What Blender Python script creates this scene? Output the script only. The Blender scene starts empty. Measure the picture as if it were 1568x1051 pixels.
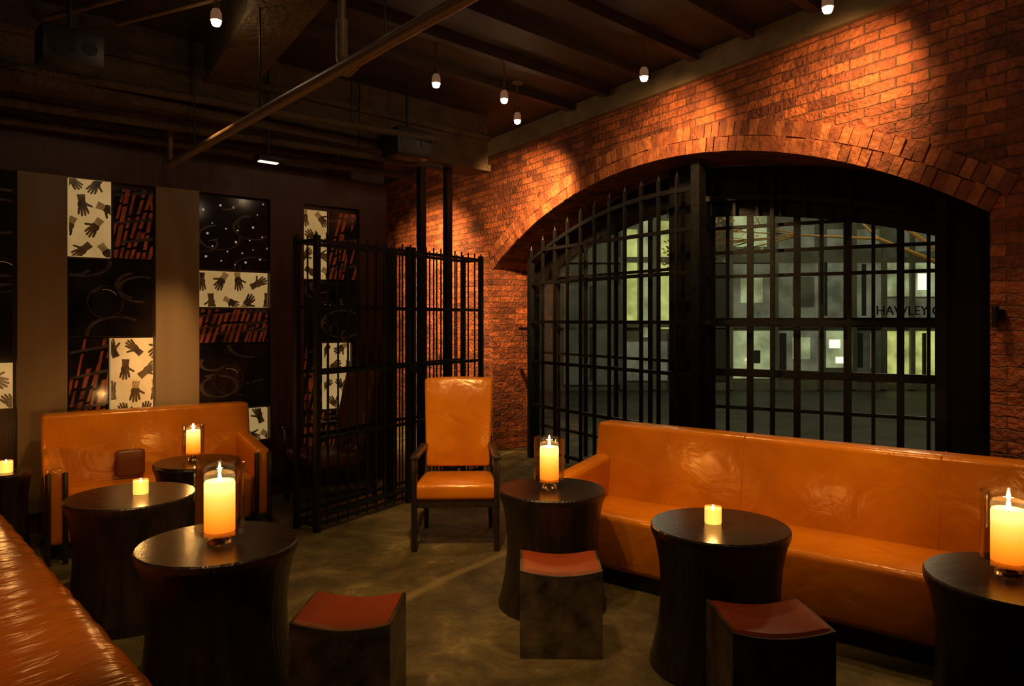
import bpy, bmesh, math, random
from mathutils import Vector, Matrix
random.seed(7)
scene=bpy.context.scene
PI=math.pi

# ------------------------------------------------------------------ materials
def newmat(name):
    m=bpy.data.materials.new(name); m.use_nodes=True
    nt=m.node_tree; b=nt.nodes['Principled BSDF']
    return m,nt,b
def N(nt,t,**k):
    n=nt.nodes.new(t)
    for a,v in k.items(): setattr(n,a,v)
    return n
def L(nt,a,b): nt.links.new(a,b)
def ramp(nt,stops):
    r=N(nt,'ShaderNodeValToRGB'); e=r.color_ramp.elements
    e[0].position=stops[0][0]; e[0].color=(*stops[0][1],1)
    e[1].position=stops[-1][0]; e[1].color=(*stops[-1][1],1)
    for p,c in stops[1:-1]:
        x=e.new(p); x.color=(*c,1)
    return r
def plain(name,col,rough=.5,metal=0,spec=.5,em=0):
    m,nt,b=newmat(name)
    b.inputs['Base Color'].default_value=(*col,1); b.inputs['Roughness'].default_value=rough
    b.inputs['Metallic'].default_value=metal; b.inputs['Specular IOR Level'].default_value=spec
    if em: b.inputs['Emission Color'].default_value=(*col,1); b.inputs['Emission Strength'].default_value=em
    return m
def noisy(name,c1,c2,scale=5,rough=(.3,.5),bump=.2,bscale=40,stretch=(1,1,1),metal=0,detail=6,bdist=.01,em=0):
    m,nt,b=newmat(name)
    tc=N(nt,'ShaderNodeTexCoord'); mp=N(nt,'ShaderNodeMapping'); mp.inputs['Scale'].default_value=stretch
    L(nt,tc.outputs['Object'],mp.inputs['Vector'])
    n1=N(nt,'ShaderNodeTexNoise'); n1.inputs['Scale'].default_value=scale; n1.inputs['Detail'].default_value=detail
    L(nt,mp.outputs[0],n1.inputs['Vector'])
    r=ramp(nt,[(.3,c1),(.7,c2)]); L(nt,n1.outputs['Fac'],r.inputs[0]); L(nt,r.outputs[0],b.inputs['Base Color'])
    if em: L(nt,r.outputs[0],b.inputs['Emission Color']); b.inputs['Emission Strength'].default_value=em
    mr=N(nt,'ShaderNodeMapRange'); mr.inputs['To Min'].default_value=rough[0]; mr.inputs['To Max'].default_value=rough[1]
    L(nt,n1.outputs['Fac'],mr.inputs['Value']); L(nt,mr.outputs[0],b.inputs['Roughness'])
    n2=N(nt,'ShaderNodeTexNoise'); n2.inputs['Scale'].default_value=bscale; n2.inputs['Detail'].default_value=4
    L(nt,mp.outputs[0],n2.inputs['Vector'])
    bp=N(nt,'ShaderNodeBump'); bp.inputs['Strength'].default_value=bump; bp.inputs['Distance'].default_value=bdist
    L(nt,n2.outputs['Fac'],bp.inputs['Height']); L(nt,bp.outputs[0],b.inputs['Normal'])
    b.inputs['Metallic'].default_value=metal
    return m
def emis(name,col,s):
    m,nt,b=newmat(name)
    b.inputs['Base Color'].default_value=(*[c*.5 for c in col],1)
    b.inputs['Emission Color'].default_value=(*col,1); b.inputs['Emission Strength'].default_value=s
    return m

def brick(name,mode='wall'):
    m,nt,b=newmat(name)
    tc=N(nt,'ShaderNodeTexCoord'); sp=N(nt,'ShaderNodeSeparateXYZ'); L(nt,tc.outputs['Object'],sp.inputs[0])
    ad=N(nt,'ShaderNodeMath',operation='ADD'); cb=N(nt,'ShaderNodeCombineXYZ')
    if mode=='wall':
        L(nt,sp.outputs[0],ad.inputs[0]); L(nt,sp.outputs[1],ad.inputs[1])
        L(nt,ad.outputs[0],cb.inputs[0]); L(nt,sp.outputs[2],cb.inputs[1])
    else:
        L(nt,sp.outputs[1],cb.inputs[0]); L(nt,sp.outputs[0],cb.inputs[1])
    nz=N(nt,'ShaderNodeTexNoise'); nz.inputs['Scale'].default_value=12; nz.inputs['Detail'].default_value=5
    L(nt,tc.outputs['Object'],nz.inputs['Vector'])
    sb=N(nt,'ShaderNodeVectorMath',operation='SUBTRACT'); sb.inputs[1].default_value=(.5,.5,.5); L(nt,nz.outputs['Color'],sb.inputs[0])
    sc=N(nt,'ShaderNodeVectorMath',operation='SCALE'); sc.inputs['Scale'].default_value=.026; L(nt,sb.outputs[0],sc.inputs[0])
    av=N(nt,'ShaderNodeVectorMath',operation='ADD'); L(nt,cb.outputs[0],av.inputs[0]); L(nt,sc.outputs[0],av.inputs[1])
    bt=N(nt,'ShaderNodeTexBrick'); bt.inputs['Scale'].default_value=1
    bt.inputs['Brick Width'].default_value=.215; bt.inputs['Row Height'].default_value=.070
    bt.inputs['Mortar Size'].default_value=.006; bt.inputs['Mortar Smooth'].default_value=.7
    bt.inputs['Color1'].default_value=(.52,.145,.042,1); bt.inputs['Color2'].default_value=(.16,.04,.018,1)
    bt.inputs['Mortar'].default_value=(.24,.10,.042,1); bt.inputs['Bias'].default_value=-.05
    L(nt,av.outputs[0],bt.inputs['Vector'])
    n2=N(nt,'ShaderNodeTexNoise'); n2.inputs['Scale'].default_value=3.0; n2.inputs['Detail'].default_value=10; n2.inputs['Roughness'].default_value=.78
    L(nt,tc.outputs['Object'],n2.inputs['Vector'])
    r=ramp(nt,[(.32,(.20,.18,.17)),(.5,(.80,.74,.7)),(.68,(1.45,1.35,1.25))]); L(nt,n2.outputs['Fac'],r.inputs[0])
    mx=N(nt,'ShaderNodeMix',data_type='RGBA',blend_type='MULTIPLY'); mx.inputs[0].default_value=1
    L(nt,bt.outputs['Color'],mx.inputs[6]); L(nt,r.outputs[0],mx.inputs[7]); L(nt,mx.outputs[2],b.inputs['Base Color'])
    n3=N(nt,'ShaderNodeTexNoise'); n3.inputs['Scale'].default_value=26; n3.inputs['Detail'].default_value=8
    L(nt,tc.outputs['Object'],n3.inputs['Vector'])
    inv=N(nt,'ShaderNodeMath',operation='MULTIPLY_ADD'); inv.inputs[1].default_value=-1.0; inv.inputs[2].default_value=1.0
    L(nt,bt.outputs['Fac'],inv.inputs[0])
    a2=N(nt,'ShaderNodeMath',operation='MULTIPLY_ADD'); a2.inputs[1].default_value=1.7; L(nt,n3.outputs['Fac'],a2.inputs[0]); L(nt,inv.outputs[0],a2.inputs[2])
    bp=N(nt,'ShaderNodeBump'); bp.inputs['Strength'].default_value=1.0; bp.inputs['Distance'].default_value=.026
    L(nt,a2.outputs[0],bp.inputs['Height']); L(nt,bp.outputs[0],b.inputs['Normal'])
    b.inputs['Roughness'].default_value=.65
    return m

def leather(name,c1,c2,rough=.32,wr=0.25,stretch=(1,1,1)):
    m,nt,b=newmat(name)
    tc=N(nt,'ShaderNodeTexCoord')
    n1=N(nt,'ShaderNodeTexNoise'); n1.inputs['Scale'].default_value=2.6; n1.inputs['Detail'].default_value=8; L(nt,tc.outputs['Object'],n1.inputs['Vector'])
    r=ramp(nt,[(.3,c1),(.7,c2)]); L(nt,n1.outputs['Fac'],r.inputs[0]); L(nt,r.outputs[0],b.inputs['Base Color'])
    mr=N(nt,'ShaderNodeMapRange'); mr.inputs['To Min'].default_value=rough+.08; mr.inputs['To Max'].default_value=rough-.05
    L(nt,n1.outputs['Fac'],mr.inputs['Value']); L(nt,mr.outputs[0],b.inputs['Roughness'])
    mp=N(nt,'ShaderNodeMapping'); mp.inputs['Scale'].default_value=stretch; L(nt,tc.outputs['Object'],mp.inputs[0])
    n2=N(nt,'ShaderNodeTexNoise'); n2.inputs['Scale'].default_value=5; n2.inputs['Detail'].default_value=3; n2.inputs['Distortion'].default_value=.6; L(nt,mp.outputs[0],n2.inputs['Vector'])
    n3=N(nt,'ShaderNodeTexNoise'); n3.inputs['Scale'].default_value=120; n3.inputs['Detail'].default_value=2; L(nt,tc.outputs['Object'],n3.inputs['Vector'])
    ma=N(nt,'ShaderNodeMath',operation='MULTIPLY_ADD'); ma.inputs[1].default_value=.03; L(nt,n3.outputs['Fac'],ma.inputs[0]); L(nt,n2.outputs['Fac'],ma.inputs[2])
    bp=N(nt,'ShaderNodeBump'); bp.inputs['Strength'].default_value=wr; bp.inputs['Distance'].default_value=.03
    L(nt,ma.outputs[0],bp.inputs['Height']); L(nt,bp.outputs[0],b.inputs['Normal'])
    b.inputs['Specular IOR Level'].default_value=.75
    b.inputs['Specular Tint'].default_value=(1,.80,.5,1)
    return m

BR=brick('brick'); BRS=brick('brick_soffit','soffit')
LEA=leather('orange_leather',(.46,.132,.003),(.68,.225,.006),rough=.23,wr=.38)
LEAW=leather('wrinkled_leather',(.42,.11,.003),(.58,.165,.006),rough=.24,wr=.5,stretch=(3.0,.8,1))
RED=leather('red_leather',(.26,.043,.010),(.38,.066,.015),rough=.36)
DARKLEA=leather('brown_leather',(.10,.03,.012),(.16,.05,.02),rough=.4)
WOOD=noisy('ebony_wood',(.010,.007,.005),(.032,.020,.012),scale=4,rough=(.22,.36),bump=.45,bscale=10,stretch=(6,6,.6))
WOODTOP=noisy('ebony_top',(.010,.006,.004),(.022,.013,.008),scale=5,rough=(.16,.26),bump=.10,bscale=20,stretch=(1,8,1))
STL=noisy('worn_steel_wood',(.035,.027,.017),(.20,.155,.095),scale=10,rough=(.32,.52),bump=.3,bscale=25,metal=.35,detail=10)
IRON=noisy('black_iron',(.005,.005,.005),(.012,.011,.010),scale=20,rough=(.4,.55),bump=.2,bscale=60,metal=.3)
WALLW=noisy('walnut_panel',(.045,.014,.005),(.075,.025,.009),scale=3,rough=(.35,.5),bump=.15,bscale=18,stretch=(8,8,.5))
PIL=noisy('bronze_pilaster',(.22,.145,.07),(.27,.18,.09),scale=3,rough=(.34,.42),bump=.03,bscale=30,stretch=(3,3,.3),metal=.15)
CEILM=noisy('dark_ceiling_planks',(.020,.011,.006),(.038,.020,.010),scale=3,rough=(.6,.8),bump=.4,bscale=9,stretch=(1,1,1))
BEAMM=noisy('rough_concrete_beam',(.055,.036,.017),(.11,.072,.034),scale=5,rough=(.7,.9),bump=1.0,bscale=22,bdist=.03)
HEAD=noisy('concrete_header',(.13,.09,.045),(.23,.16,.08),scale=5,rough=(.7,.9),bump=.5,bscale=22,bdist=.02)
PIPE=noisy('painted_pipe',(.14,.085,.042),(.19,.12,.06),scale=8,rough=(.4,.55),bump=.1)
BLACK=plain('black_plastic',(.012,.011,.010),.5)
CHROME=plain('chrome',(.7,.55,.4),.25,1)
PAVE=noisy('asphalt',(.04,.042,.038),(.11,.11,.095),scale=2,rough=(.5,.8),bump=.3)
FAC=noisy('facade_stone',(.18,.185,.15),(.28,.285,.23),scale=1.5,rough=(.6,.8),bump=.2)

def floor_mat():
    m,nt,b=newmat('stained_concrete_floor')
    tc=N(nt,'ShaderNodeTexCoord')
    n1=N(nt,'ShaderNodeTexNoise'); n1.inputs['Scale'].default_value=1.9; n1.inputs['Detail'].default_value=14; n1.inputs['Roughness'].default_value=.78; n1.inputs['Distortion'].default_value=.5
    L(nt,tc.outputs['Object'],n1.inputs['Vector'])
    r=ramp(nt,[(.32,(.04,.030,.009)),(.47,(.10,.078,.024)),(.58,(.19,.15,.05)),(.70,(.46,.37,.15))]); L(nt,n1.outputs['Fac'],r.inputs[0])
    mp=N(nt,'ShaderNodeMapping'); mp.inputs['Rotation'].default_value=(0,0,.55); L(nt,tc.outputs['Object'],mp.inputs[0])
    w=N(nt,'ShaderNodeTexWave',wave_type='BANDS',bands_direction='X'); w.inputs['Scale'].default_value=.17; w.inputs['Distortion'].default_value=1.2; w.inputs['Detail'].default_value=4; w.inputs['Detail Scale'].default_value=2
    L(nt,mp.outputs[0],w.inputs['Vector'])
    rl=ramp(nt,[(.993,(0,0,0)),(.999,(.45,.45,.45))]); L(nt,w.outputs['Fac'],rl.inputs[0])
    mx=N(nt,'ShaderNodeMix',data_type='RGBA'); L(nt,rl.outputs[0],mx.inputs[0]); L(nt,r.outputs[0],mx.inputs[6]); mx.inputs[7].default_value=(.42,.33,.13,1)
    L(nt,mx.outputs[2],b.inputs['Base Color'])
    mr=N(nt,'ShaderNodeMapRange'); mr.inputs['To Min'].default_value=.6; mr.inputs['To Max'].default_value=.3
    L(nt,n1.outputs['Fac'],mr.inputs['Value']); L(nt,mr.outputs[0],b.inputs['Roughness'])
    n2=N(nt,'ShaderNodeTexNoise'); n2.inputs['Scale'].default_value=6; n2.inputs['Detail'].default_value=12; n2.inputs['Roughness'].default_value=.7; L(nt,tc.outputs['Object'],n2.inputs['Vector'])
    bp=N(nt,'ShaderNodeBump'); bp.inputs['Strength'].default_value=.9; bp.inputs['Distance'].default_value=.03
    L(nt,n2.outputs['Fac'],bp.inputs['Height']); L(nt,bp.outputs[0],b.inputs['Normal'])
    return m
FLOOR=floor_mat()

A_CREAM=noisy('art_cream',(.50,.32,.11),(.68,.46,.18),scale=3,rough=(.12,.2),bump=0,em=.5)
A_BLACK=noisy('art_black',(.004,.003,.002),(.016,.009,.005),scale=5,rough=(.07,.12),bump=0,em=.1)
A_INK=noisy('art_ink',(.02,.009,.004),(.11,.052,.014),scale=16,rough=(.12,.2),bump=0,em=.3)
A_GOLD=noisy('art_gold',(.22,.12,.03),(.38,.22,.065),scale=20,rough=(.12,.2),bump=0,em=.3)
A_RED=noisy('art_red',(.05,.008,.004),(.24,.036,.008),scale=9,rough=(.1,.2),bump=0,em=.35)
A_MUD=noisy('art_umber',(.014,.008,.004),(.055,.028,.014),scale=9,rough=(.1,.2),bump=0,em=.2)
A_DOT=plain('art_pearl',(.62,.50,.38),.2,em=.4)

def glass(name,fac=.08,tint=(1,1,1)):
    m=bpy.data.materials.new(name); m.use_nodes=True; nt=m.node_tree; nt.nodes.clear()
    o=N(nt,'ShaderNodeOutputMaterial'); t=N(nt,'ShaderNodeBsdfTransparent'); t.inputs[0].default_value=(*tint,1)
    g=N(nt,'ShaderNodeBsdfGlossy'); g.inputs['Roughness'].default_value=.03
    lw=N(nt,'ShaderNodeLayerWeight'); lw.inputs[0].default_value=.25
    ma=N(nt,'ShaderNodeMath',operation='MULTIPLY_ADD'); ma.inputs[1].default_value=.55; ma.inputs[2].default_value=fac*.4; L(nt,lw.outputs['Facing'],ma.inputs[0])
    mx=N(nt,'ShaderNodeMixShader'); L(nt,ma.outputs[0],mx.inputs[0]); L(nt,t.outputs[0],mx.inputs[1]); L(nt,g.outputs[0],mx.inputs[2]); L(nt,mx.outputs[0],o.inputs[0])
    return m
GLASS=glass('clear_glass',.16,(.97,.95,.9)); PANE=glass('window_glass',.02,(.92,.94,.9))
def wax():
    m,nt,b=newmat('glowing_wax')
    tc=N(nt,'ShaderNodeTexCoord'); sp=N(nt,'ShaderNodeSeparateXYZ'); L(nt,tc.outputs['Generated'],sp.inputs[0])
    r=ramp(nt,[(.0,(.85,.15,.004)),(.35,(1,.36,.02)),(.70,(1,.62,.11)),(.85,(1,.80,.30))]); L(nt,sp.outputs[2],r.inputs[0])
    b.inputs['Base Color'].default_value=(.8,.5,.2,1); L(nt,r.outputs[0],b.inputs['Emission Color']); b.inputs['Emission Strength'].default_value=1.5
    b.inputs['Roughness'].default_value=.5
    return m
WAX=wax(); FLAME=emis('flame',(1,.78,.36),28); BULB=emis('bulb_glow',(1,.86,.62),40); FROST=emis('frosted_glass',(.7,.35,.18),.15)
VOT=emis('votive_glow',(1,.46,.08),2.6)

# ------------------------------------------------------------------ builder
class B:
    def __init__(s): s.v=[];s.f=[];s.m=[];s.sm=[];s.mats=[]
    def mi(s,mat):
        if mat not in s.mats: s.mats.append(mat)
        return s.mats.index(mat)
    def add(s,vs,fs,mat,smooth=False,M=None):
        o=len(s.v); k=s.mi(mat)
        for v in vs:
            v=Vector(v); 
            if M is not None: v=M@v
            s.v.append(tuple(v))
        for f in fs: s.f.append(tuple(o+i for i in f)); s.m.append(k); s.sm.append(smooth)
    def box(s,c,d,mat,M=None,rz=0):
        x,y,z=d[0]/2,d[1]/2,d[2]/2
        T=Matrix.Translation(c)@Matrix.Rotation(rz,4,'Z')
        if M is not None: T=M@T
        s.add([(-x,-y,-z),(x,-y,-z),(x,y,-z),(-x,y,-z),(-x,-y,z),(x,-y,z),(x,y,z),(-x,y,z)],
              [(0,3,2,1),(4,5,6,7),(0,1,5,4),(1,2,6,5),(2,3,7,6),(3,0,4,7)],mat,False,T)
    def bb(s,a,b,mat,M=None):
        s.box([(a[i]+b[i])/2 for i in range(3)],[abs(b[i]-a[i]) for i in range(3)],mat,M)
    def rbox(s,a,b,r,mat,seg=3,fn=None,cuts=0):
        bm=bmesh.new(); bmesh.ops.create_cube(bm,size=1)
        d=[b[i]-a[i] for i in range(3)]; c=[(a[i]+b[i])/2 for i in range(3)]
        for v in bm.verts: v.co=Vector([v.co[i]*d[i] for i in range(3)])
        if cuts: bmesh.ops.subdivide_edges(bm,edges=bm.edges[:],cuts=cuts,use_grid_fill=True)
        es=[e for e in bm.edges if len(e.link_faces)==2 and e.calc_face_angle()>.5]
        bmesh.ops.bevel(bm,geom=es,offset=r,segments=seg,profile=.5,affect='EDGES',clamp_overlap=True)
        for v in bm.verts:
            v.co=v.co+Vector(c)
            if fn: v.co=Vector(fn(*v.co))
        bm.verts.index_update()
        s.add([v.co.copy() for v in bm.verts],[[v.index for v in f.verts] for f in bm.faces],mat,True); bm.free()
    def cyl(s,p0,p1,r,mat,seg=14,r1=None,cap=True):
        p0=Vector(p0);p1=Vector(p1); r1=r if r1 is None else r1
        q=(p1-p0).to_track_quat('Z','Y'); h=(p1-p0).length; vs=[]
        for k,(z,rr) in enumerate(((0,r),(h,r1))):
            for i in range(seg):
                a=2*PI*i/seg; vs.append(p0+q@Vector((rr*math.cos(a),rr*math.sin(a),z)))
        fs=[(i,(i+1)%seg,seg+(i+1)%seg,seg+i) for i in range(seg)]
        s.add(vs,fs,mat,True)
        if cap: s.add(vs,[tuple(range(seg-1,-1,-1)),tuple(range(seg,2*seg))],mat,False)
    def lathe(s,prof,mat,c=(0,0,0),seg=48,smooth=True):
        vs=[];fs=[]
        for (r,z) in prof:
            for i in range(seg):
                a=2*PI*i/seg; vs.append((c[0]+r*math.cos(a),c[1]+r*math.sin(a),c[2]+z))
        for k in range(len(prof)-1):
            for i in range(seg):
                j=(i+1)%seg; fs.append((k*seg+i,k*seg+j,(k+1)*seg+j,(k+1)*seg+i))
        s.add(vs,fs,mat,smooth)
    def build(s,name,loc=(0,0,0),rz=0,parent=None,sharp=40):
        me=bpy.data.meshes.new(name); me.from_pydata(s.v,[],s.f)
        for m in s.mats: me.materials.append(m)
        me.polygons.foreach_set('material_index',s.m); me.polygons.foreach_set('use_smooth',s.sm)
        me.update()
        try: me.set_sharp_from_angle(angle=math.radians(sharp))
        except Exception: pass
        ob=bpy.data.objects.new(name,me); scene.collection.objects.link(ob)
        ob.location=loc; ob.rotation_euler=(0,0,rz)
        if parent: ob.parent=parent
        return ob

def light(kind,name,loc,energy,col,parent=None,aim=None,size=.05,angle=60,blend=.7):
    d=bpy.data.lights.new(name,kind); d.energy=energy; d.color=col
    d.shadow_soft_size=size
    if kind=='SPOT': d.spot_size=math.radians(angle); d.spot_blend=blend
    o=bpy.data.objects.new(name,d); scene.collection.objects.link(o)
    if aim is not None:
        o.rotation_euler=(Vector(aim)-Vector(loc)).to_track_quat('-Z','Y').to_euler()
    if parent: o.parent=parent; o.location=Vector(loc)-parent.location
    else: o.location=loc
    return o
WARM=(1,.56,.22)

# ------------------------------------------------------------------ room geometry
CZ=3.8
O=Vector((-.232,8.96,0)); th=math.atan2(-.847,.532)
WM=Matrix.Translation(O)@Matrix.Rotation(th,4,'Z')
def W(s,r,z=0): return WM@Vector((s,r,z))
OW=5.61; R=5.32; CZA=-2.30
def arch(s): return CZA+math.sqrt(max(0,R*R-(s-OW/2)**2))
def rec(s): return .6 if s<=2.77 else .6+(s-2.77)*.512

b=B()
pl=[(-7,-2,0),(6.6,-2,0),(*W(12.5,0).xy,0),(*W(-5.4,0).xy,0),(-7,13.5,0)]
b.add(pl,[(0,1,2,3,4)],FLOOR)
rv=[W(0,0),W(OW,0),W(OW,rec(OW)),W(2.77,.6),W(0,.6)]
b.add(rv,[(0,1,2,3,4)],FLOOR)
b.build('floor')
b=B(); TOP=CZ
NS=48
ss=[OW*i/NS for i in range(NS+1)]
def q(a,bb_,c,d,mat): b.add([a,bb_,c,d],[(0,1,2,3)],mat)
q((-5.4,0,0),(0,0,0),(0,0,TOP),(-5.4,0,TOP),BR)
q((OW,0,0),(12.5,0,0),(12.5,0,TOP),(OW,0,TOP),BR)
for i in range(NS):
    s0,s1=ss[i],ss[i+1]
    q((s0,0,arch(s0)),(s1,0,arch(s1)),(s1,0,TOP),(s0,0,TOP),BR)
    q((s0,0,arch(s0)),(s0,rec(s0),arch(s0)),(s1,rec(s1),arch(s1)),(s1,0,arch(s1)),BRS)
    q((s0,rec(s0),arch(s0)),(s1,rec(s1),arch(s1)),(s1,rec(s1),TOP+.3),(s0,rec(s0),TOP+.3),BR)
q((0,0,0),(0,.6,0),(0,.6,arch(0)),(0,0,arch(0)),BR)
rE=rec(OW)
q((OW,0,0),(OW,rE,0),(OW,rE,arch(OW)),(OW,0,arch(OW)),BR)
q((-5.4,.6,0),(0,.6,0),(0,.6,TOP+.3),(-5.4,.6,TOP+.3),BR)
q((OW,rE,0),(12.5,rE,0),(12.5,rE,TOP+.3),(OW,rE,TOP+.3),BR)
cx=OW/2; a0=math.asin(cx/R)
VM=[noisy('voussoir_brick_%d'%i,tuple(x*.45 for x in c),c,scale=12,rough=(.65,.8),bump=.8,bscale=30,bdist=.025) for i,c in enumerate([(.46,.14,.042),(.36,.095,.03),(.52,.17,.055),(.28,.075,.025)])]
n=int(2*a0*R/.076)
for ring in range(2):
    r0=R+.004+ring*.118; r1=r0+.113
    for i in range(n):
        a=-a0+2*a0*(i+.5)/n; da=2*a0/n*.46*(1+random.uniform(-.06,.06))
        y0=-.006-random.uniform(0,.012)
        if ring==1: a+=a0/n
        j=random.uniform(-.008,.008); tw=random.uniform(-.0012,.0012)
        vs=[]
        for yy in (y0,.02):
            for (rr,aa) in ((r0,a-da),(r0,a+da),(r1+j,a+da+tw),(r1+j,a-da+tw)):
                vs.append((cx+rr*math.sin(aa),yy,CZA+rr*math.cos(aa)))
        b.add(vs,[(0,1,2,3),(4,7,6,5),(0,4,5,1),(1,5,6,2),(2,6,7,3),(3,7,4,0)],random.choice(VM))
b.bb((OW+.02,-.03,1.60),(OW+.08,.02,1.66),IRON); b.cyl((OW+.05,-.05,1.56),(OW+.05,-.05,1.68),.018,IRON)
b.build('wall_brick',O,th)
b=B(); b.bb((-.1,-.06,3.6),(12.4,.0,CZ),HEAD); b.build('trim_header',O,th)

b=B(); b.add([(x,y,CZ) for x,y,_ in pl],[(4,3,2,1,0)],CEILM)
b.build('ceiling')
b=B()
jd=Vector((.721,.693,0)); jn=Vector((.693,-.721,0)); ja=math.atan2(.693,.721)
for k in range(1,12):
    c=Vector((-.2,7.9,0))+jn*(.55*k+.35)
    w=WM.inverted()@c; dd=(WM.to_3x3().inverted()@jd)
    tmax=(-w.y)/dd.y-.12
    t0=-5.5
    m=c+jd*((tmax+t0)/2)
    b.box((m.x,m.y,CZ-.04),(tmax-t0,.08,.08),CEILM,rz=ja)
b.build('ceiling_joists')
b=B()
p0=Vector((-.26,7.91,0)); dm=-jd; back=Vector((-.693,.721,0))
c=p0+dm*3.4+back*.17
b.box((c.x,c.y,3.5),(6.8,.34,.6),BEAMM,rz=ja)
b.box((c.x-back.x*.19,c.y-back.y*.19,3.235),(6.8,.05,.07),BEAMM,rz=ja)
b.box((c.x-back.x*.19,c.y-back.y*.19,3.55),(6.8,.05,.05),BEAMM,rz=ja)
b.build('ceiling_cross_beam')
b=B()
u=Vector((.532,-.847,0))
s0=Vector((-2.35,6.0,0)); c=s0+u*2.6
b.box((c.x,c.y,3.645),(5.2,.36,.31),BEAMM,rz=math.atan2(u.y,u.x)); b.build('ceiling_long_beam')
b=B()
A=Vector((-2.75,5.88,2.85)); D=Vector((-.03,2.66,2.85))
b.cyl(A,D,.03,PIPE); b.cyl(A,A+Vector((0,0,.35)),.022,PIPE)
b.cyl(D,D+(D-A).normalized()*1.2,.03,PIPE)
m=A.lerp(D,.685)
for t in (.15,.45,.8): 
    p=A.lerp(D,t); b.cyl(p,p+Vector((0,0,.95)),.006,IRON)
e=m+Vector((.02,.05,.02))
pts=[e+Vector((.0,0,.26)),e+Vector((0,0,.06)),e+Vector((.03,-.04,-.02)),e+Vector((.10,-.12,0)),e+Vector((.9,-1.08,.02))]
b.cyl(pts[0]+Vector((0,0,.66)),pts[0],.02,PIPE)
for i in range(4): b.cyl(pts[i],pts[i+1],.03 if i<3 else .026,PIPE)
b.build('sprinkler_pipe')
b=B()
for k,(h,r) in enumerate(((3.66,.02),(3.62,.014))):
    a=Vector((-3.2+.5*k,5.0,h)); d=Vector((.2+.5*k,4.3-.9,h)); b.cyl(a,d,r,PIPE)
for a,d in (((-4.2,4.6,3.12),(-.7,7.25,3.12)),((-4.2,4.9,3.05),(-1.0,7.4,3.05)),((-4.2,4.3,3.3),(-.7,6.9,3.3))):
    b.cyl(a,d,.032,BEAMM)
    for t in (.2,.5,.8):
        p=Vector(a).lerp(Vector(d),t); b.cyl(p,(p.x,p.y,CZ),.008,BLACK)
b.build('ceiling_conduit')

# panel wall (left)
PA=Vector((-1.98,6.9,0)); pth=math.atan2(.661,.75)
b=B()
t0,t1=-4.6,.91
b.bb((t0,.03,0),(t1,.2,CZ),WALLW)
b.bb((t0,-.02,2.70),(t1,.03,2.95),WALLW)
b.bb((t0,-.02,0),(t1,.03,.16),WALLW)
b.build('wall_left',PA,pth)
for i,(a,c,mat) in enumerate(((-2.25,-1.93,PIL),(-1.30,-.955,PIL),(-.33,-.005,WALLW),(.58,.9,WALLW),(-3.3,-2.40,WALLW))):
    b=B(); b.bb((a,-.05,.16),(c,.03,2.70),mat); b.build('trim_%d'%(i+1),PA,pth)

def clip(poly,x0,x1,z0,z1):
    def cut(P,f):
        out=[]
        for i in range(len(P)):
            a,c=P[i],P[(i+1)%len(P)]; fa,fc=f(a),f(c)
            if fa>=0: out.append(a)
            if fa*fc<0:
                t=fa/(fa-fc); out.append((a[0]+(c[0]-a[0])*t,a[1]+(c[1]-a[1])*t))
        return out
    for f in (lambda p:p[0]-x0,lambda p:x1-p[0],lambda p:p[1]-z0,lambda p:z1-p[1]):
        if len(poly)<3: return []
        poly=cut(poly,f)
    return poly
LAY=[0]
def flat(b,poly,rect,mat):
    P=clip(poly,*rect)
    if len(P)<3: return
    LAY[0]=(LAY[0]+1)%30
    y=-.0185-.00006*LAY[0]
    b.add([(p[0],y,p[1]) for p in P],[tuple(range(len(P)))],mat)
def hand(b,cx_,cz_,s,rot,fl,rect,mat,mat2):
    ca,sa=math.cos(rot),math.sin(rot)
    def T(P): return [(cx_+s*(fl*x*ca-z*sa),cz_+s*(fl*x*sa+z*ca)) for x,z in P]
    flat(b,T([(.42*math.cos(2*PI*k/12),.48*math.sin(2*PI*k/12)) for k in range(12)]),rect,mat)
    flat(b,T([(-.30,-.3),(.30,-.3),(.36,-1.0),(-.36,-1.0)]),rect,mat2)
    for k,(bx,an,ln) in enumerate(((-.30,.22,.60),(-.10,.07,.78),(.10,-.06,.74),(.30,-.22,.55),(.34,-1.05,.55))):
        bz=.28 if k<4 else -.05
        d=(-math.sin(an),math.cos(an)); nn=(d[1],-d[0]); w=.115
        tip=(bx+d[0]*ln,bz+d[1]*ln)
        flat(b,T([(bx-nn[0]*w,bz-nn[1]*w),(bx+nn[0]*w,bz+nn[1]*w),(tip[0]+nn[0]*w*.85,tip[1]+nn[1]*w*.85),(tip[0]+d[0]*.1,tip[1]+d[1]*.1),(tip[0]-nn[0]*w*.85,tip[1]-nn[1]*w*.85)]),rect,mat)
def ring(b,x,z,r,w,rect,mat,a0_=0,a1_=2*PI,sq=1):
    n_=20
    for k in range(n_):
        a,c=a0_+(a1_-a0_)*k/n_,a0_+(a1_-a0_)*(k+1)/n_
        flat(b,[(x+r*math.cos(a),z+sq*r*math.sin(a)),(x+r*math.cos(c),z+sq*r*math.sin(c)),(x+(r-w)*math.cos(c),z+sq*(r-w)*math.sin(c)),(x+(r-w)*math.cos(a),z+sq*(r-w)*math.sin(a))],rect,mat)
def disc(b,x,z,r,rect,mat,k=10): flat(b,[(x+r*math.cos(2*PI*i/k),z+r*math.sin(2*PI*i/k)) for i in range(k)],rect,mat)
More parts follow.
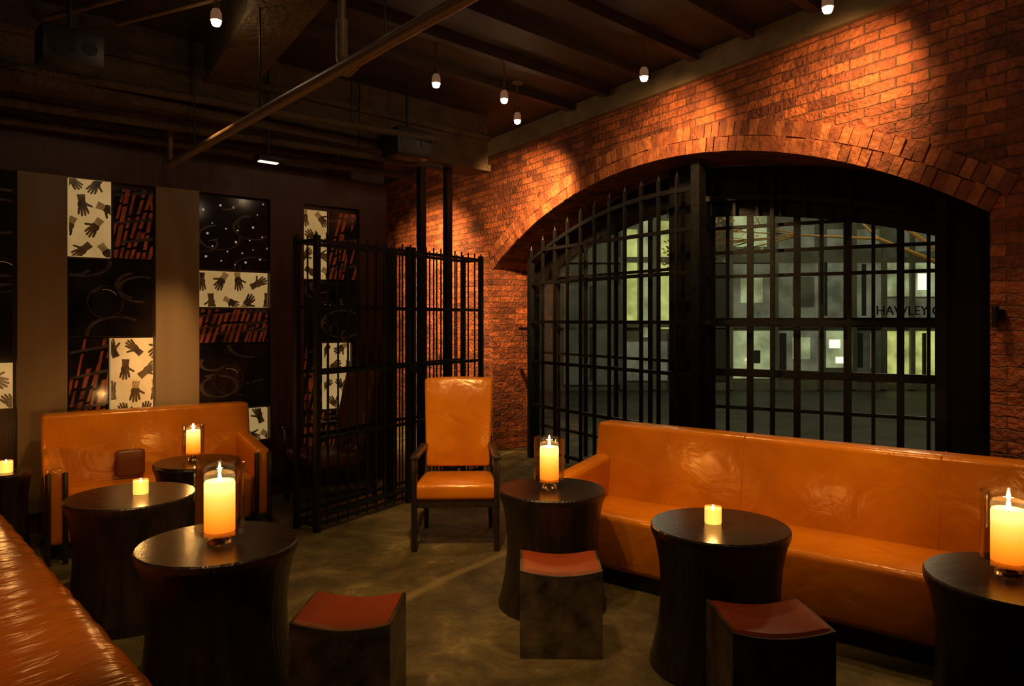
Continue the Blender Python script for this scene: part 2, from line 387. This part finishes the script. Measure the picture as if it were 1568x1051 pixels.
def panel(b,x0,x1,z0,z1,kind):
    rect=(x0+.006,x1-.006,z0+.006,z1-.006)
    base={'cream':A_CREAM}.get(kind,A_BLACK)
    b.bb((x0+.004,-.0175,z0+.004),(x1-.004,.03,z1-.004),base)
    W_,H_=x1-x0,z1-z0
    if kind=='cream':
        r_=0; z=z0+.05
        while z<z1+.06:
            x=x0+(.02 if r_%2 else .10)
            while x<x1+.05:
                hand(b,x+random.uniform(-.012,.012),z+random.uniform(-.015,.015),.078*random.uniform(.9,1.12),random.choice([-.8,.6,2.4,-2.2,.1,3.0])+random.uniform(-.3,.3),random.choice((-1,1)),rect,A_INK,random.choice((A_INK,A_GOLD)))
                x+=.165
            z+=.175; r_+=1
    elif kind=='red':
        x=x0-.05; tl=random.uniform(.15,.35)
        while x<x1+.05:
            w=random.uniform(.018,.034); t=tl+random.uniform(-.08,.08)
            zz=z0
            while zz<z1:
                h=random.uniform(.06,.20)
                if random.random()<.8: flat(b,[(x+t*(zz-z0),zz),(x+w+t*(zz-z0),zz+.006),(x+w+t*(zz+h-z0),zz+h),(x+t*(zz+h-z0),zz+h-.008)],rect,A_RED)
                zz+=h+.015
            x+=w+random.uniform(.010,.024)
        for k in range(3):
            zc=z0+H_*(k+.5)/3+random.uniform(-.03,.03)
            flat(b,[(x0,zc),(x1,zc+.05),(x1,zc+.075),(x0,zc+.02)],rect,A_MUD)
    elif kind=='dots':
        for k in range(9):
            xx=x0+W_*random.random(); zz=z0+H_*random.random()
            ring(b,xx,zz,random.uniform(.12,.25),.022,rect,A_MUD,random.random()*6,random.random()*6+2,.6)
        for k in range(6):
            for j in range(5):
                if random.random()<.25: continue
                x=x0+.05+j*.12+(k%2)*.05; z=z0+.08+k*.10
                disc(b,x+random.uniform(-.015,.015)+.03*math.sin(z*9),z+.03*math.sin(x*12),random.choice((.006,.008,.011)),rect,A_DOT,8)
    else:
        for k in range(7):
            xx=x0+W_*random.random(); zz=z0+H_*random.random()
            ring(b,xx,zz,random.uniform(.10,.24),.03,rect,A_MUD,random.random()*6,random.random()*6+2,.6)
        xx=x0+W_*.42; zz=z0+H_*.45
        ring(b,xx,zz,.13,.006,rect,A_MUD); ring(b,xx,zz,.10,.005,rect,A_GOLD,.6,1.8)  # gold arc draws a bulb's reflection onto the panel
pan=[
 [(-1.92,-1.62,2.09,2.70,'cream'),(-1.61,-1.31,2.09,2.66,'red'),(-1.92,-1.31,1.47,2.08,'dark'),(-1.92,-1.64,.80,1.46,'red'),(-1.63,-1.31,.80,1.46,'cream'),(-1.92,-1.31,.2,.79,'dark')],
 [(-.95,-.34,2.04,2.68,'dots'),(-.95,-.34,1.71,2.03,'cream'),(-.95,-.34,1.40,1.70,'red'),(-.95,-.34,.82,1.39,'dark'),(-.6,-.34,.52,.81,'cream'),(-.95,-.61,.2,.81,'dark'),(-.6,-.34,.2,.51,'dark')],
 [(0,.25,1.99,2.65,'cream'),(.26,.57,1.99,2.65,'red'),(0,.57,1.39,1.98,'dark'),(0,.2,.74,1.38,'red'),(.21,.5,.74,1.38,'cream'),(.51,.57,.74,1.38,'dark'),(0,.57,.2,.73,'red')],
 [(-2.39,-2.27,1.3,2.70,'dark'),(-2.39,-2.27,.95,1.29,'cream')],
]
for P in pan:
    b=B()
    for (x0,x1,z0,z1,k) in P: panel(b,x0,x1,z0,z1,k)
    b.build('art_panel',PA,pth)

b=B(); b.bb((-7.1,13.5,0),(-3,13.6,CZ),WALLW); b.build('wall_back')
b=B(); b.bb((-7.1,-2.1,0),(-7,13.5,CZ),WALLW); b.build('wall_side')
b=B(); b.bb((-7.1,-2.1,0),(6.8,-2,CZ),WALLW); b.build('wall_rear')
for (x,y) in ((-.93,7.50),(-.68,7.73)):
    b=B(); b.box((0,0,1.6),(.07,.07,3.2),IRON,rz=ja); b.box((0,0,.01),(.14,.14,.02),IRON,rz=ja); b.build('steel_post',(x,y,0))

# ------------------------------------------------------------------ window
def grid(b,x0,x1,dx,zs,topf,bw,hw,y,mat,spike=0,zb=.05,thick=0,tw=.05):
    n=round((x1-x0)/dx)
    for i in range(n+1):
        x=x0+(x1-x0)*i/n
        zt=topf(x)+spike; w_=tw if thick and i%thick==0 else bw
        b.bb((x-w_/2,y-bw/2,zb),(x+w_/2,y+bw/2,zt),mat)
        if spike: b.cyl((x,y,zt),(x,y,zt+.05),bw*.6,mat,6,.002)
    for z in zs:
        xs=[x0+(x1-x0)*k/60 for k in range(61) if topf(x0+(x1-x0)*k/60)>z]
        if xs: b.bb((min(xs),y-hw/2,z-hw/2),(max(xs),y+hw/2,z+hw/2),mat)
    for k in range(24):
        xa=x0+(x1-x0)*k/24; xb=x0+(x1-x0)*(k+1)/24
        za,zb2=topf(xa),topf(xb)
        vs=[]
        for yy in (y-.018,y+.018):
            vs+= [(xa,yy,za-.025),(xb,yy,zb2-.025),(xb,yy,zb2+.015),(xa,yy,za+.015)]
        b.add(vs,[(0,1,2,3),(4,7,6,5),(0,4,5,1),(3,2,6,7)],mat)
b=B()
grid(b,.62,3.2,.235,[.12,.62,1.12,1.58,2.02,2.4],lambda s:arch(s)-.26,.028,.034,.15,IRON,spike=.12)
b.bb((.58,.12,0),(.64,.18,2.3),IRON); b.bb((3.16,.12,0),(3.26,.2,arch(3.2)-.05),IRON)
b.box((.53,.12,1.5),(.2,.04,.03),IRON)
b.build('iron_gate',O,th)
b=B()
grid(b,.04,2.7,.532,[.3,1.2,2.1],lambda s:arch(s)-.3,.035,.03,.57,IRON)
b.bb((0.02,.53,0),(.12,.61,arch(.05)-.02),IRON)
for i in range(30):
    a=.02+2.7*i/30; c=.02+2.7*(i+1)/30
    b.add([(a,.56,arch(a)-.36),(c,.56,arch(c)-.36),(c,.56,arch(c)-.004),(a,.56,arch(a)-.004)],[(0,1,2,3)],IRON)
    b.add([(a,.585,.02),(c,.585,.02),(c,.585,arch(c)-.01),(a,.585,arch(a)-.01)],[(0,1,2,3)],PANE)
b.bb((2.66,.35,0),(2.95,.66,arch(2.8)-.01),IRON)
b.build('window_1',O,th)
ra=math.atan2(.512,1); G0=W(2.77,.6); gth=th+ra; cR=math.cos(ra)
def archR(x): return arch(2.77+x*cR)
b=B(); XE=(OW-2.77)/cR-.02
grid(b,.1,XE-.05,.205,[.45,.80,1.12,1.58,2.00,2.22,2.45],lambda x:archR(x)-.42,.028,.030,-.03,IRON,thick=2,tw=.055)
b.bb((.05,-.05,1.54),(XE-.05,-.01,1.62),IRON); b.bb((.05,-.05,1.085),(XE-.05,-.01,1.155),IRON)
for i in range(30):
    a=.02+(XE-.02)*i/30; c=.02+(XE-.02)*(i+1)/30
    b.add([(a,-.045,archR(a)-.46),(c,-.045,archR(c)-.46),(c,-.045,archR(c)-.004),(a,-.045,archR(a)-.004)],[(0,1,2,3)],IRON)
    b.add([(a,-.01,.02),(c,-.01,.02),(c,-.01,archR(c)-.01),(a,-.01,archR(a)-.01)],[(0,1,2,3)],PANE)
b.bb((2.04,-.1,0),(2.4,0,archR(2.1)-.01),IRON)
for i in range(6):
    x=.18+.2*i; b.bb((x-.012,-.12,archR(x)-.46),(x+.012,-.10,archR(x)-.12),IRON)
b.build('window_2',G0,gth)
b=B()
b.bb((-.03,-.2,0),(.1,-.12,archR(.03)-.08),IRON); b.bb((1.96,-.2,0),(2.04,-.12,archR(1.98)-.12),IRON)
for x in (.72,1.34): b.bb((x-.016,-.175,.1),(x+.016,-.145,archR(x)-.16),IRON)
for z in (.12,1.58): b.bb((0,-.18,z-.02),(2.0,-.14,z+.02),IRON)
for k in range(24):
    xa=.0+2.0*k/24; xb=2.0*(k+1)/24
    b.add([(xa,-.16,archR(xa)-.33),(xb,-.16,archR(xb)-.33),(xb,-.16,archR(xb)-.28),(xa,-.16,archR(xa)-.28)],[(0,1,2,3)],IRON)
b.build('iron_gate',G0,gth)

# ------------------------------------------------------------------ street
b=B(); b.add([(-3,5,-.03),(30,5,-.03),(30,30,-.03),(-3,30,-.03)],[(0,1,2,3)],PAVE); b.build('street_pavement')
def emn(n,c,s):
    m,nt,bs=newmat(n); tc=N(nt,'ShaderNodeTexCoord'); nz=N(nt,'ShaderNodeTexNoise'); nz.inputs['Scale'].default_value=2.2; nz.inputs['Detail'].default_value=5
    L(nt,tc.outputs['Object'],nz.inputs[0]); r=ramp(nt,[(.35,tuple(x*.35 for x in c)),(.65,c)]); L(nt,nz.outputs['Fac'],r.inputs[0])
    L(nt,r.outputs[0],bs.inputs['Emission Color']); bs.inputs['Emission Strength'].default_value=s; bs.inputs['Base Color'].default_value=(*[x*.3 for x in c],1); return m
e1=emn('lit_office_yellow',(.64,.68,.20),.95); e2=emn('lit_office_pale',(.60,.68,.34),.58); e3=emn('lit_wall_grey',(.44,.46,.30),.26); e4=emn('lit_dim',(.33,.35,.22),.09)
e5=emis('lit_white',(.9,.97,.75),1.3); e6=emis('lit_dark',(.1,.11,.08),.01)
b=B(); FY=17.0
b.bb((-3,FY,-.03),(20,FY+.3,8),FAC)
def rc(x0,x1,y0,y1,mat,dep=.05): b.bb((x0,FY-dep,y0),(x1,FY,y1),mat)
rc(6.1,8.6,1.65,2.95,e3); rc(8.7,10.2,2.15,3.0,e2); rc(9.4,9.65,2.3,2.68,e5,.07); rc(8.7,10.2,1.45,2.1,e3)
rc(8.66,9.2,.2,1.34,e1); rc(9.3,9.8,.2,1.34,e1); rc(9.9,10.3,.2,1.34,e2); rc(5.1,6.05,.25,1.35,e2); rc(6.2,7.1,.25,1.35,e3); rc(7.3,7.85,.5,1.35,e2); rc(7.95,8.55,.2,1.35,e4)
rc(5.1,6.0,1.6,2.9,e3); rc(5.1,12,3.05,4.6,e4); rc(6.2,7.1,4.28,4.4,e5,.08); rc(8,8.8,4.05,4.15,e5,.08); rc(6.1,7.0,3.2,3.8,e3,.07); rc(7.3,8.5,3.3,3.7,e3,.07)
rc(9.0,10.0,3.2,3.9,e3,.07); rc(5.1,5.9,3.3,4.2,e2,.07)
rc(7.35,7.6,.95,1.15,e5,.07); rc(7.5,7.8,.6,.75,e5,.07); rc(5.6,5.75,.6,.9,e6,.07); rc(6.5,6.9,.7,1.2,e2,.07); rc(5.3,5.8,2.0,2.6,e2,.07); rc(6.5,7.0,1.9,2.6,e4,.07)
rc(8.0,8.12,.5,1.3,e6,.08); rc(8.3,8.4,.5,1.3,e3,.08); rc(9.0,9.05,.2,1.3,e6,.09); rc(9.5,9.58,.2,1.3,e6,.09)
rc(1.2,2.5,.1,2.4,e4); rc(2.62,2.9,1.5,3.7,e1,.07); rc(3.0,3.25,1.2,3.9,e2); rc(3.4,3.65,1.4,3.9,e1); rc(3.75,4.4,.2,2.8,e4); rc(2.6,3.6,.2,1.1,e3)
rc(4.4,5.0,.2,4,e6); rc(7.1,7.3,1.7,2.95,e6,.07); rc(8.1,8.2,1.7,2.9,e6,.07); rc(1.8,1.95,.2,2.4,e6,.08); rc(6.2,6.35,.3,1.3,e6,.08)
for x in (5.05,6.1,7.15,7.9,8.6,9.25,9.85,2.55,3.3,3.7): b.bb((x-.05,FY-.14,0),(x+.05,FY,4.6),FAC)
for z in (1.5,3.0): b.bb((1,FY-.12,z-.07),(14,FY,z+.06),FAC)
b.build('building_facade')
cu=bpy.data.curves.new('street_sign','FONT'); cu.body='HAWLEY CO.'; cu.size=.30; cu.extrude=.01; cu.align_x='CENTER'
t=bpy.data.objects.new('street_sign',cu); scene.collection.objects.link(t); t.location=(9.3,FY-.13,1.72); t.rotation_euler=(PI/2,0,0); cu.materials.append(BLACK)
b=B()
BARK=plain('bark',(.34,.20,.05),.8); LEAF=plain('leaves',(.50,.34,.06),.7)
def branch(p,d,l,r,n):
    p1=p+d*l; b.cyl(p,p1,r,BARK,6,r*.7,cap=False)
    if n==0:
        for _ in range(3):
            c=p1+Vector([random.uniform(-.3,.3) for _ in range(3)]); a=random.random()*6
            v1=Vector((math.cos(a),math.sin(a)*.5,.3))*.045; v2=Vector((-.3,.2,1))*.025
            b.add([c-v1,c-v2,c+v1,c+v2],[(0,1,2,3)],LEAF)
        return
    for _ in range(3):
        nd=(d+Vector([random.uniform(-1.5,.7),random.uniform(-.35,.3),random.uniform(-.55,.2)])).normalized()
        branch(p1,nd,l*.74,r*.55,n-1)
branch(Vector((0,0,-.03)),Vector((0,0,1)),2.35,.09,5)
b.build('street_tree',(8.0,12.6,0))
light('POINT','street_fill',(6.0,11.0,4.9),230,(1,.82,.45),size=.3)  # both street points are added to brighten the pavement; no lamp stands there
light('POINT','street_fill',(2.5,13.5,4.0),60,(.9,.9,.6),size=.3)

# ------------------------------------------------------------------ furniture
def sofa(name,Ln,dep,sh,bh,panels,arms,loc,rz,mat,woodarm=False,bt=.17,puff=.04,wav=0):
    b=B()
    ax0=arms[0]; ax1=Ln-arms[1]
    lean=lambda x,y,z:(x,y+(z-.45)*.16-.02,z)
    b.bb((.06,-dep+.12,.0),(Ln-.06,-.10,.11),BLACK)
    b.rbox((0,-bt-.06,.10),(Ln,-.06,bh),.028,mat,4,lean)
    w=Ln/panels
    for i in range(1,panels):
        b.rbox((i*w-.004,-bt-.0625,.40),(i*w+.004,-.058,bh+.0015),.003,mat,2,lean)
    def seatfn(x,y,z):
        yy=y
        if z<.4 and y<-dep*.6: yy=y+(.4-z)*.18
        if z>.3 and wav: z+=wav*(math.sin(x*23+3*math.sin(x*5))+.6*math.sin(x*41+1))*(.3+.7*abs((y+dep*.5)/dep*2)); yy+=wav*.7*math.sin(x*23)
        return (x,yy,z+ (0.0 if z<sh-.06 else -.02*(y+dep)/dep*1.2))
    if wav:
        prof=[(-dep+.03,.10),(-dep,.16),(-dep,.30),(-dep+.004,.37),(-dep+.02,.415),(-dep+.05,.44),(-dep+.10,.452),(-dep+.2,.455),(-dep+.32,.45),(-dep+.45,.44),(-bt-.04,.425)]
        vs=[];fs=[];nx=160
        for i in range(nx+1):
            x=ax0+(ax1-ax0)*i/nx
            for (yy,zz) in prof: vs.append(seatfn(x,yy,zz))
        m_=len(prof)
        for i in range(nx):
            for j in range(m_-1): fs.append((i*m_+j,(i+1)*m_+j,(i+1)*m_+j+1,i*m_+j+1))
        fs.append(tuple(range(m_))); fs.append(tuple(nx*m_+j for j in range(m_-1,-1,-1)))
        b.add(vs,fs,mat,True)
    else:
        b.rbox((ax0,-dep,.10),(ax1,-bt-.02,sh),puff,mat,5,seatfn)
        for i in range(1,panels):
            x=ax0+(ax1-ax0)*i/panels
            b.rbox((x-.004,-dep-.002,.11),(x+.004,-bt-.02,sh+.002),.003,mat,2,seatfn)
    for side,a in ((0,arms[0]),(1,arms[1])):
        if not a: continue
        x0,x1=(0,a) if side==0 else (Ln-a,Ln)
        ah=.63
        def armfn(x,y,z):
            if z>.5: z=z+max(0,(y+dep*.45))*.35
            return (x,y,z)
        b.rbox((x0,-dep+.0,.12 if woodarm else .10),(x1,-.10,ah),.04,mat,4,armfn)
        if woodarm:
            b.rbox((x0-.004,-dep-.016,.0),(x0+.028,-dep+.014,ah-.03),.006,WOOD,2)
            b.rbox((x1-.028,-dep-.016,.0),(x1+.004,-dep+.014,ah-.03),.006,WOOD,2)
            b.bb((x0+.02,-.12,0),(x1-.02,-.06,.14),WOOD)
    return b.build(name,loc,rz,sharp=60)
sofa('leather_sofa',3.1,.76,.45,.90,3,(.13,0),(.70,5.19,0),math.atan2(-.619,.785),LEA)
sofa('leather_loveseat',1.45,.76,.44,.92,1,(.12,.12),(-3.46,5.36,0),math.atan2(.80,1.13),LEA,True)
sofa('leather_banquette',3.24,.76,.45,.90,1,(0,0),(-1.42,1.56,0),math.radians(133),LEAW,wav=.0025)

def table(loc,r=.32,h=.65,name='drum_table'):
    b=B(); k=r/.32
    prof=[(.0,0),(.325,0),(.325,.02),(.312,.06),(.290,.16),(.276,.28),(.274,.38),(.282,.48),(.300,.57),(.316,.61),(.32,.622),(.32,.642),(.314,.65)]
    b.lathe([(p*k,z*h/.65) for p,z in prof],WOOD,seg=64)
    b.lathe([(.314*k,h),(.30*k,h),(.0,h)],WOODTOP,seg=64,smooth=False)
    return b.build(name,(loc[0],loc[1],0),sharp=35)
T={'c':(.228,4.13),'r':(.965,3.40),'nl':(-1.26,3.14),'lb':(-2.07,3.98),'fl':(-2.12,4.93),'re':(1.87,2.69)}
table(T['c'],.30); table(T['r'],.315); table(T['nl'],.33); table(T['lb'],.325); table(T['fl'],.275); table(T['re'],.315)
table((-3.36,4.83),.16,.60,'side_table')

def stool(c,w=.40,d=.35,h=.40,rz=0):
    b=B(); n=12
    def zt(x): return h+.028*(2*x/w)**2
    vs=[];fs=[]
    for i in range(n+1):
        x=-w/2+w*i/n; 
        vs+= [(x,-d/2,0),(x,d/2,0),(x,d/2,zt(x)),(x,-d/2,zt(x))]
    for i in range(n):
        o=4*i;p=o+4
        fs+= [(o,p,p+3,o+3),(o+1,o+2,p+2,p+1),(o+3,p+3,p+2,o+2),(o,o+1,p+1,p)]
    fs+=[(0,3,2,1),(4*n,4*n+1,4*n+2,4*n+3)]
    b.add(vs,fs,STL)
    vs=[];fs=[]; m=.012
    for i in range(n+1):
        x=(-w/2+m)+(w-2*m)*i/n; z=zt(x)+.012
        if i in (0,n): z-=.006
        vs+= [(x,-d/2+m,z-.013),(x,-d/2+m+.01,z),(x,d/2-m-.01,z),(x,d/2-m,z-.013)]
    for i in range(n):
        o=4*i;p=o+4
        for k in range(3): fs.append((o+k,p+k,p+k+1,o+k+1))
    fs+=[(0,1,2,3),(4*n+3,4*n+2,4*n+1,4*n)]
    b.add(vs,fs,RED,True)
    return b.build('cube_stool',(c[0],c[1],0),rz,sharp=30)
stool((.235,3.61),.39,.32,.39,math.radians(-1))
stool((-.655,2.97),.39,.34,.41,math.radians(-2))
stool((1.01,2.89),.39,.33,.41,math.radians(2))

def armchair(loc,rz,name='high_back_armchair',mat=LEA):
    b=B()
    b.rbox((-.29,-.27,.35),(.29,.24,.47),.035,mat,4,lambda x,y,z:(x*(1-.12*(y+.27)/.5),y,z-.02*(y+.27)))
    def bf(x,y,z):
        k=(z-.45)/.7; return (x*(.93+.10*k),y+.10*k+.05*k*k,z+(.012*(1-(x/.25)**2) if z>1.0 else 0))
    b.rbox((-.255,.17,.50),(.255,.25,1.15),.025,mat,4,bf,cuts=3)
    b.bb((-.27,-.25,.30),(.27,.22,.36),WOOD)
    for sx in (-1,1):
        b.rbox((sx*.285-.02,-.27,0),(sx*.285+.02,-.23,.64),.006,WOOD,2)
        b.cyl((sx*.24,.22,.5),(sx*.25,.34,0),.024,WOOD,8,.018)
        b.cyl((sx*.235,.20,.45),(sx*.235,.26,.72),.02,WOOD,8)
        b.rbox((sx*.285-.03,-.29,.635),(sx*.285+.03,.22,.665),.012,WOOD,2,lambda x,y,z:(x-(0.03*sx*max(0,(y+.1)/.3)),y,z+.02*(y+.29)))
        b.bb((sx*.27-.012,-.24,.12),(sx*.27+.012,.27,.145),WOOD)
    return b.build(name,loc,rz)
armchair((-.40,5.32,0),math.radians(2))
armchair((-1.62,6.42,0),math.radians(-50),'dining_armchair',DARKLEA)

b=B(); b.rbox((-.10,-.03,0),(.10,.03,.20),.028,DARKLEA,3); b.build('dark_block',(-2.84,5.44,.44),math.atan2(.80,1.13))  # small dark rounded block, stands for a dark square on the loveseat

def cage(loc,rz,Ln):
    b=B()
    for yy in (0,.22):
        n=int(Ln/.105)
        for i in range(n+1):
            x=Ln*i/n; b.cyl((x,yy,.03),(x,yy,2.26),.0075,IRON,6)
        for z in (.06,.12,.70,1.20,1.70,2.20): b.bb((0,yy-.012,z-.013),(Ln,yy+.012,z+.013),IRON)
        for x in (0,Ln*.5-.03,Ln*.5+.03,Ln): b.bb((x-.02,yy-.02,0),(x+.02,yy+.02,2.24),IRON)
    for z in (.06,2.2):
        for x in (0,Ln): b.bb((x-.015,0,z-.015),(x+.015,.22,z+.015),IRON)
    b.box((Ln*.5,-.03,1.18),(.14,.04,.08),IRON)
    return b.build('iron_cage_screen',loc,rz)
cage((-1.47,5.51,0),math.atan2(1.84,1.16),2.17)
cage((-4.55,4.25,0),math.atan2(.661,.75),1.05)

# ------------------------------------------------------------------ candles
CC=(1,.46,.12)
def hurricane(x,y,z,s=1,e=4.5):
    b=B(); r=.088*s
    b.lathe([(0,0),(.045*s,0),(.042*s,.012),(.022*s,.02),(.022*s,.035),(.05*s,.042),(0,.042)],CHROME,seg=24)
    b.lathe([(0,.042),(r,.042),(r,.29*s),(r-.004,.29*s),(r-.004,.048),(0,.048)],GLASS,seg=40)
    ob=b.build('hurricane_candle_holder',(x,y,z))
    c=B(); rr=.055*s
    c.lathe([(0,0),(rr,0),(rr,.178*s),(rr*.93,.185*s),(rr*.75,.172*s),(0,.170*s)],WAX,seg=32)
    c.build('candle',(0,0,.049),parent=ob)
    f=B(); f.lathe([(0,0),(.006,.006),(.009,.016),(.006,.034),(0.001,.052)],FLAME,seg=12)
    f.cyl((0,0,-.015),(0,0,.004),.0015,BLACK,6)
    f.build('flame',(0,0,.049+.178*s),parent=ob)
    light('POINT','candle_light',(x,y,z+.049+.25*s),e,CC,ob,size=.02)
def votive(x,y,z,e=1.8):
    b=B(); b.lathe([(0,0.002),(.037,.002),(.039,.006),(.039,.07),(.036,.07),(.036,.055),(0,.055)],VOT,seg=28)
    b.lathe([(0,0),(.041,0),(.041,.078),(.0395,.078),(.0395,.003)],GLASS,seg=28)
    ob=b.build('votive_candle',(x,y,z))
    f=B(); f.lathe([(0,0),(.005,.005),(.006,.012),(0.001,.03)],FLAME,seg=10); f.build('flame',(0,0,.056),parent=ob)
    light('POINT','candle_light',(x,y,z+.13),e,CC,ob,size=.02)
hurricane(.212,4.16,.65,.98); hurricane(-1.255,3.14,.65,1.15); hurricane(1.86,2.74,.65,1.05); hurricane(-2.17,4.98,.65,.82,3)
votive(.94,3.42,.65); votive(-2.03,4.0,.65); votive(-3.32,4.80,.60)

# ------------------------------------------------------------------ ceiling lamps
def lamp(x,y,z=3.43,spots=(),name='ceiling_spot_lamp',glow=1.0,dz=.03,sz=.05):
    b=B(); h=CZ-z
    b.lathe([(0,h),(.06,h),(.055,h-.014),(0,h-.016)],HEAD,seg=24)
    b.cyl((0,0,.10),(0,0,h-.01),.007,CHROME,8)
    b.lathe([(0,.13),(.016,.13),(.02,.10),(.022,.07),(.0,.07)],CHROME,seg=20)
    b.lathe([(.02,.085),(.032,.06),(.034,.012),(.032,.012),(.030,.058)],FROST,seg=24)
    b.lathe([(0,.02),(.022,.015),(.030,.0),(.022,-.018),(0,-.026)],BULB,seg=16)
    ob=b.build(name,(x,y,z))
    if glow: light('POINT','lamp_glow',(x,y,z-.045),glow,WARM,ob,size=.03)
    for k,(aim,e,ang,bl) in enumerate(spots):
        light('SPOT','spot_beam',(x,y,z-dz),e,WARM,ob,aim,sz,ang,bl)
    return ob
lamp(.05,6.78,3.44,[((.22,8.3,2.65),800,70,1.0)])
lamp(1.0,5.54,3.43,[((1.45,6.35,3.0),165,92,1.0),((1.25,4.6,.5),80,60,.9)])
lamp(1.86,4.31,3.43,[((2.38,5.1,3.0),165,92,1.0),((2.2,3.8,.6),75,60,.9)])
lamp(2.75,3.05,3.43,[((3.5,3.6,2.4),8,60,.8),((2.6,3.5,.8),90,50,.9)],glow=.5)
lamp(-.065,6.1,3.43,[((-.2,8.5,.3),50,50,.8)])
lamp(-.59,5.69,3.43,[((-.5,5.0,.3),35,60,.9),((-1.25,7.2,1.6),12,50,.9)])
lamp(-1.82,4.5,3.43,[((-2.72,5.6,.75),150,42,1.0),((-2.83,6.13,1.25),420,22,1.0)],glow=1.6)
lamp(-.35,3.2,3.45,[((-.40,5.35,.85),320,26,.8),((-.1,4.6,0),130,60,1.0)],glow=.8)
lamp(.9,2.4,3.45,[((1.55,4.35,.75),225,42,1.0),((.3,3.5,.2),60,40,1.0)],glow=.5)
lamp(-1.0,2.0,3.45,[((-2.3,3.3,.45),140,50,.8),((-.5,4.0,.0),140,50,1.0)],glow=1)
lamp(-2.6,3.3,3.45,[((-3.30,5.6,.8),25,45,1.0)],glow=.4)
lamp(-1.95,9.0,3.45,[((-1.15,10.4,1.5),1000,100,1.0)],glow=15,dz=.07,sz=.03)  # added lamp out of sight behind the panel wall, brightens the far brick

def speaker(loc,rz,s=1):
    b=B(); b.rbox((-.2*s,-.13*s,-.13*s),(.2*s,.13*s,.13*s),.02,BLACK,2)
    b.cyl((-.08*s,-.135*s,0),(-.08*s,-.128*s,0),.09*s,IRON,20); b.cyl((.1*s,-.135*s,0),(.1*s,-.128*s,0),.05*s,IRON,20)
    b.cyl((0,0,.1*s),(0,0,CZ-loc[2]),.015,BLACK)
    b.build('ceiling_speaker',loc,rz)
speaker((-.98,6.85,3.24),ja,1.0)
speaker((-2.75,4.55,3.28),ja,.85)
b=B(); b.rbox((-.11,-.06,0),(.11,.06,.05),.015,BLACK,2); b.box((0,0,-.004),(.16,.05,.008),emis('downlight_glow',(1,.75,.45),3)); b.cyl((0,0,.05),(0,0,.87),.01,BLACK)
b.build('ceiling_downlight',(-2.05,6.15,2.93),ja)

# ------------------------------------------------------------------ world, camera
w=bpy.data.worlds.new('night'); scene.world=w; w.use_nodes=True
w.node_tree.nodes['Background'].inputs[0].default_value=(.5,.4,.3,1); w.node_tree.nodes['Background'].inputs[1].default_value=.008
cam=bpy.data.cameras.new('camera'); co=bpy.data.objects.new('camera',cam); scene.collection.objects.link(co)
co.location=(0,0,1.6); co.rotation_euler=(PI/2,0,0); cam.sensor_width=36; cam.lens=36*1120/1568; cam.shift_y=-35/1568; cam.clip_start=.05
scene.camera=co
scene.view_settings.view_transform='Standard'
scene.view_settings.look='None'
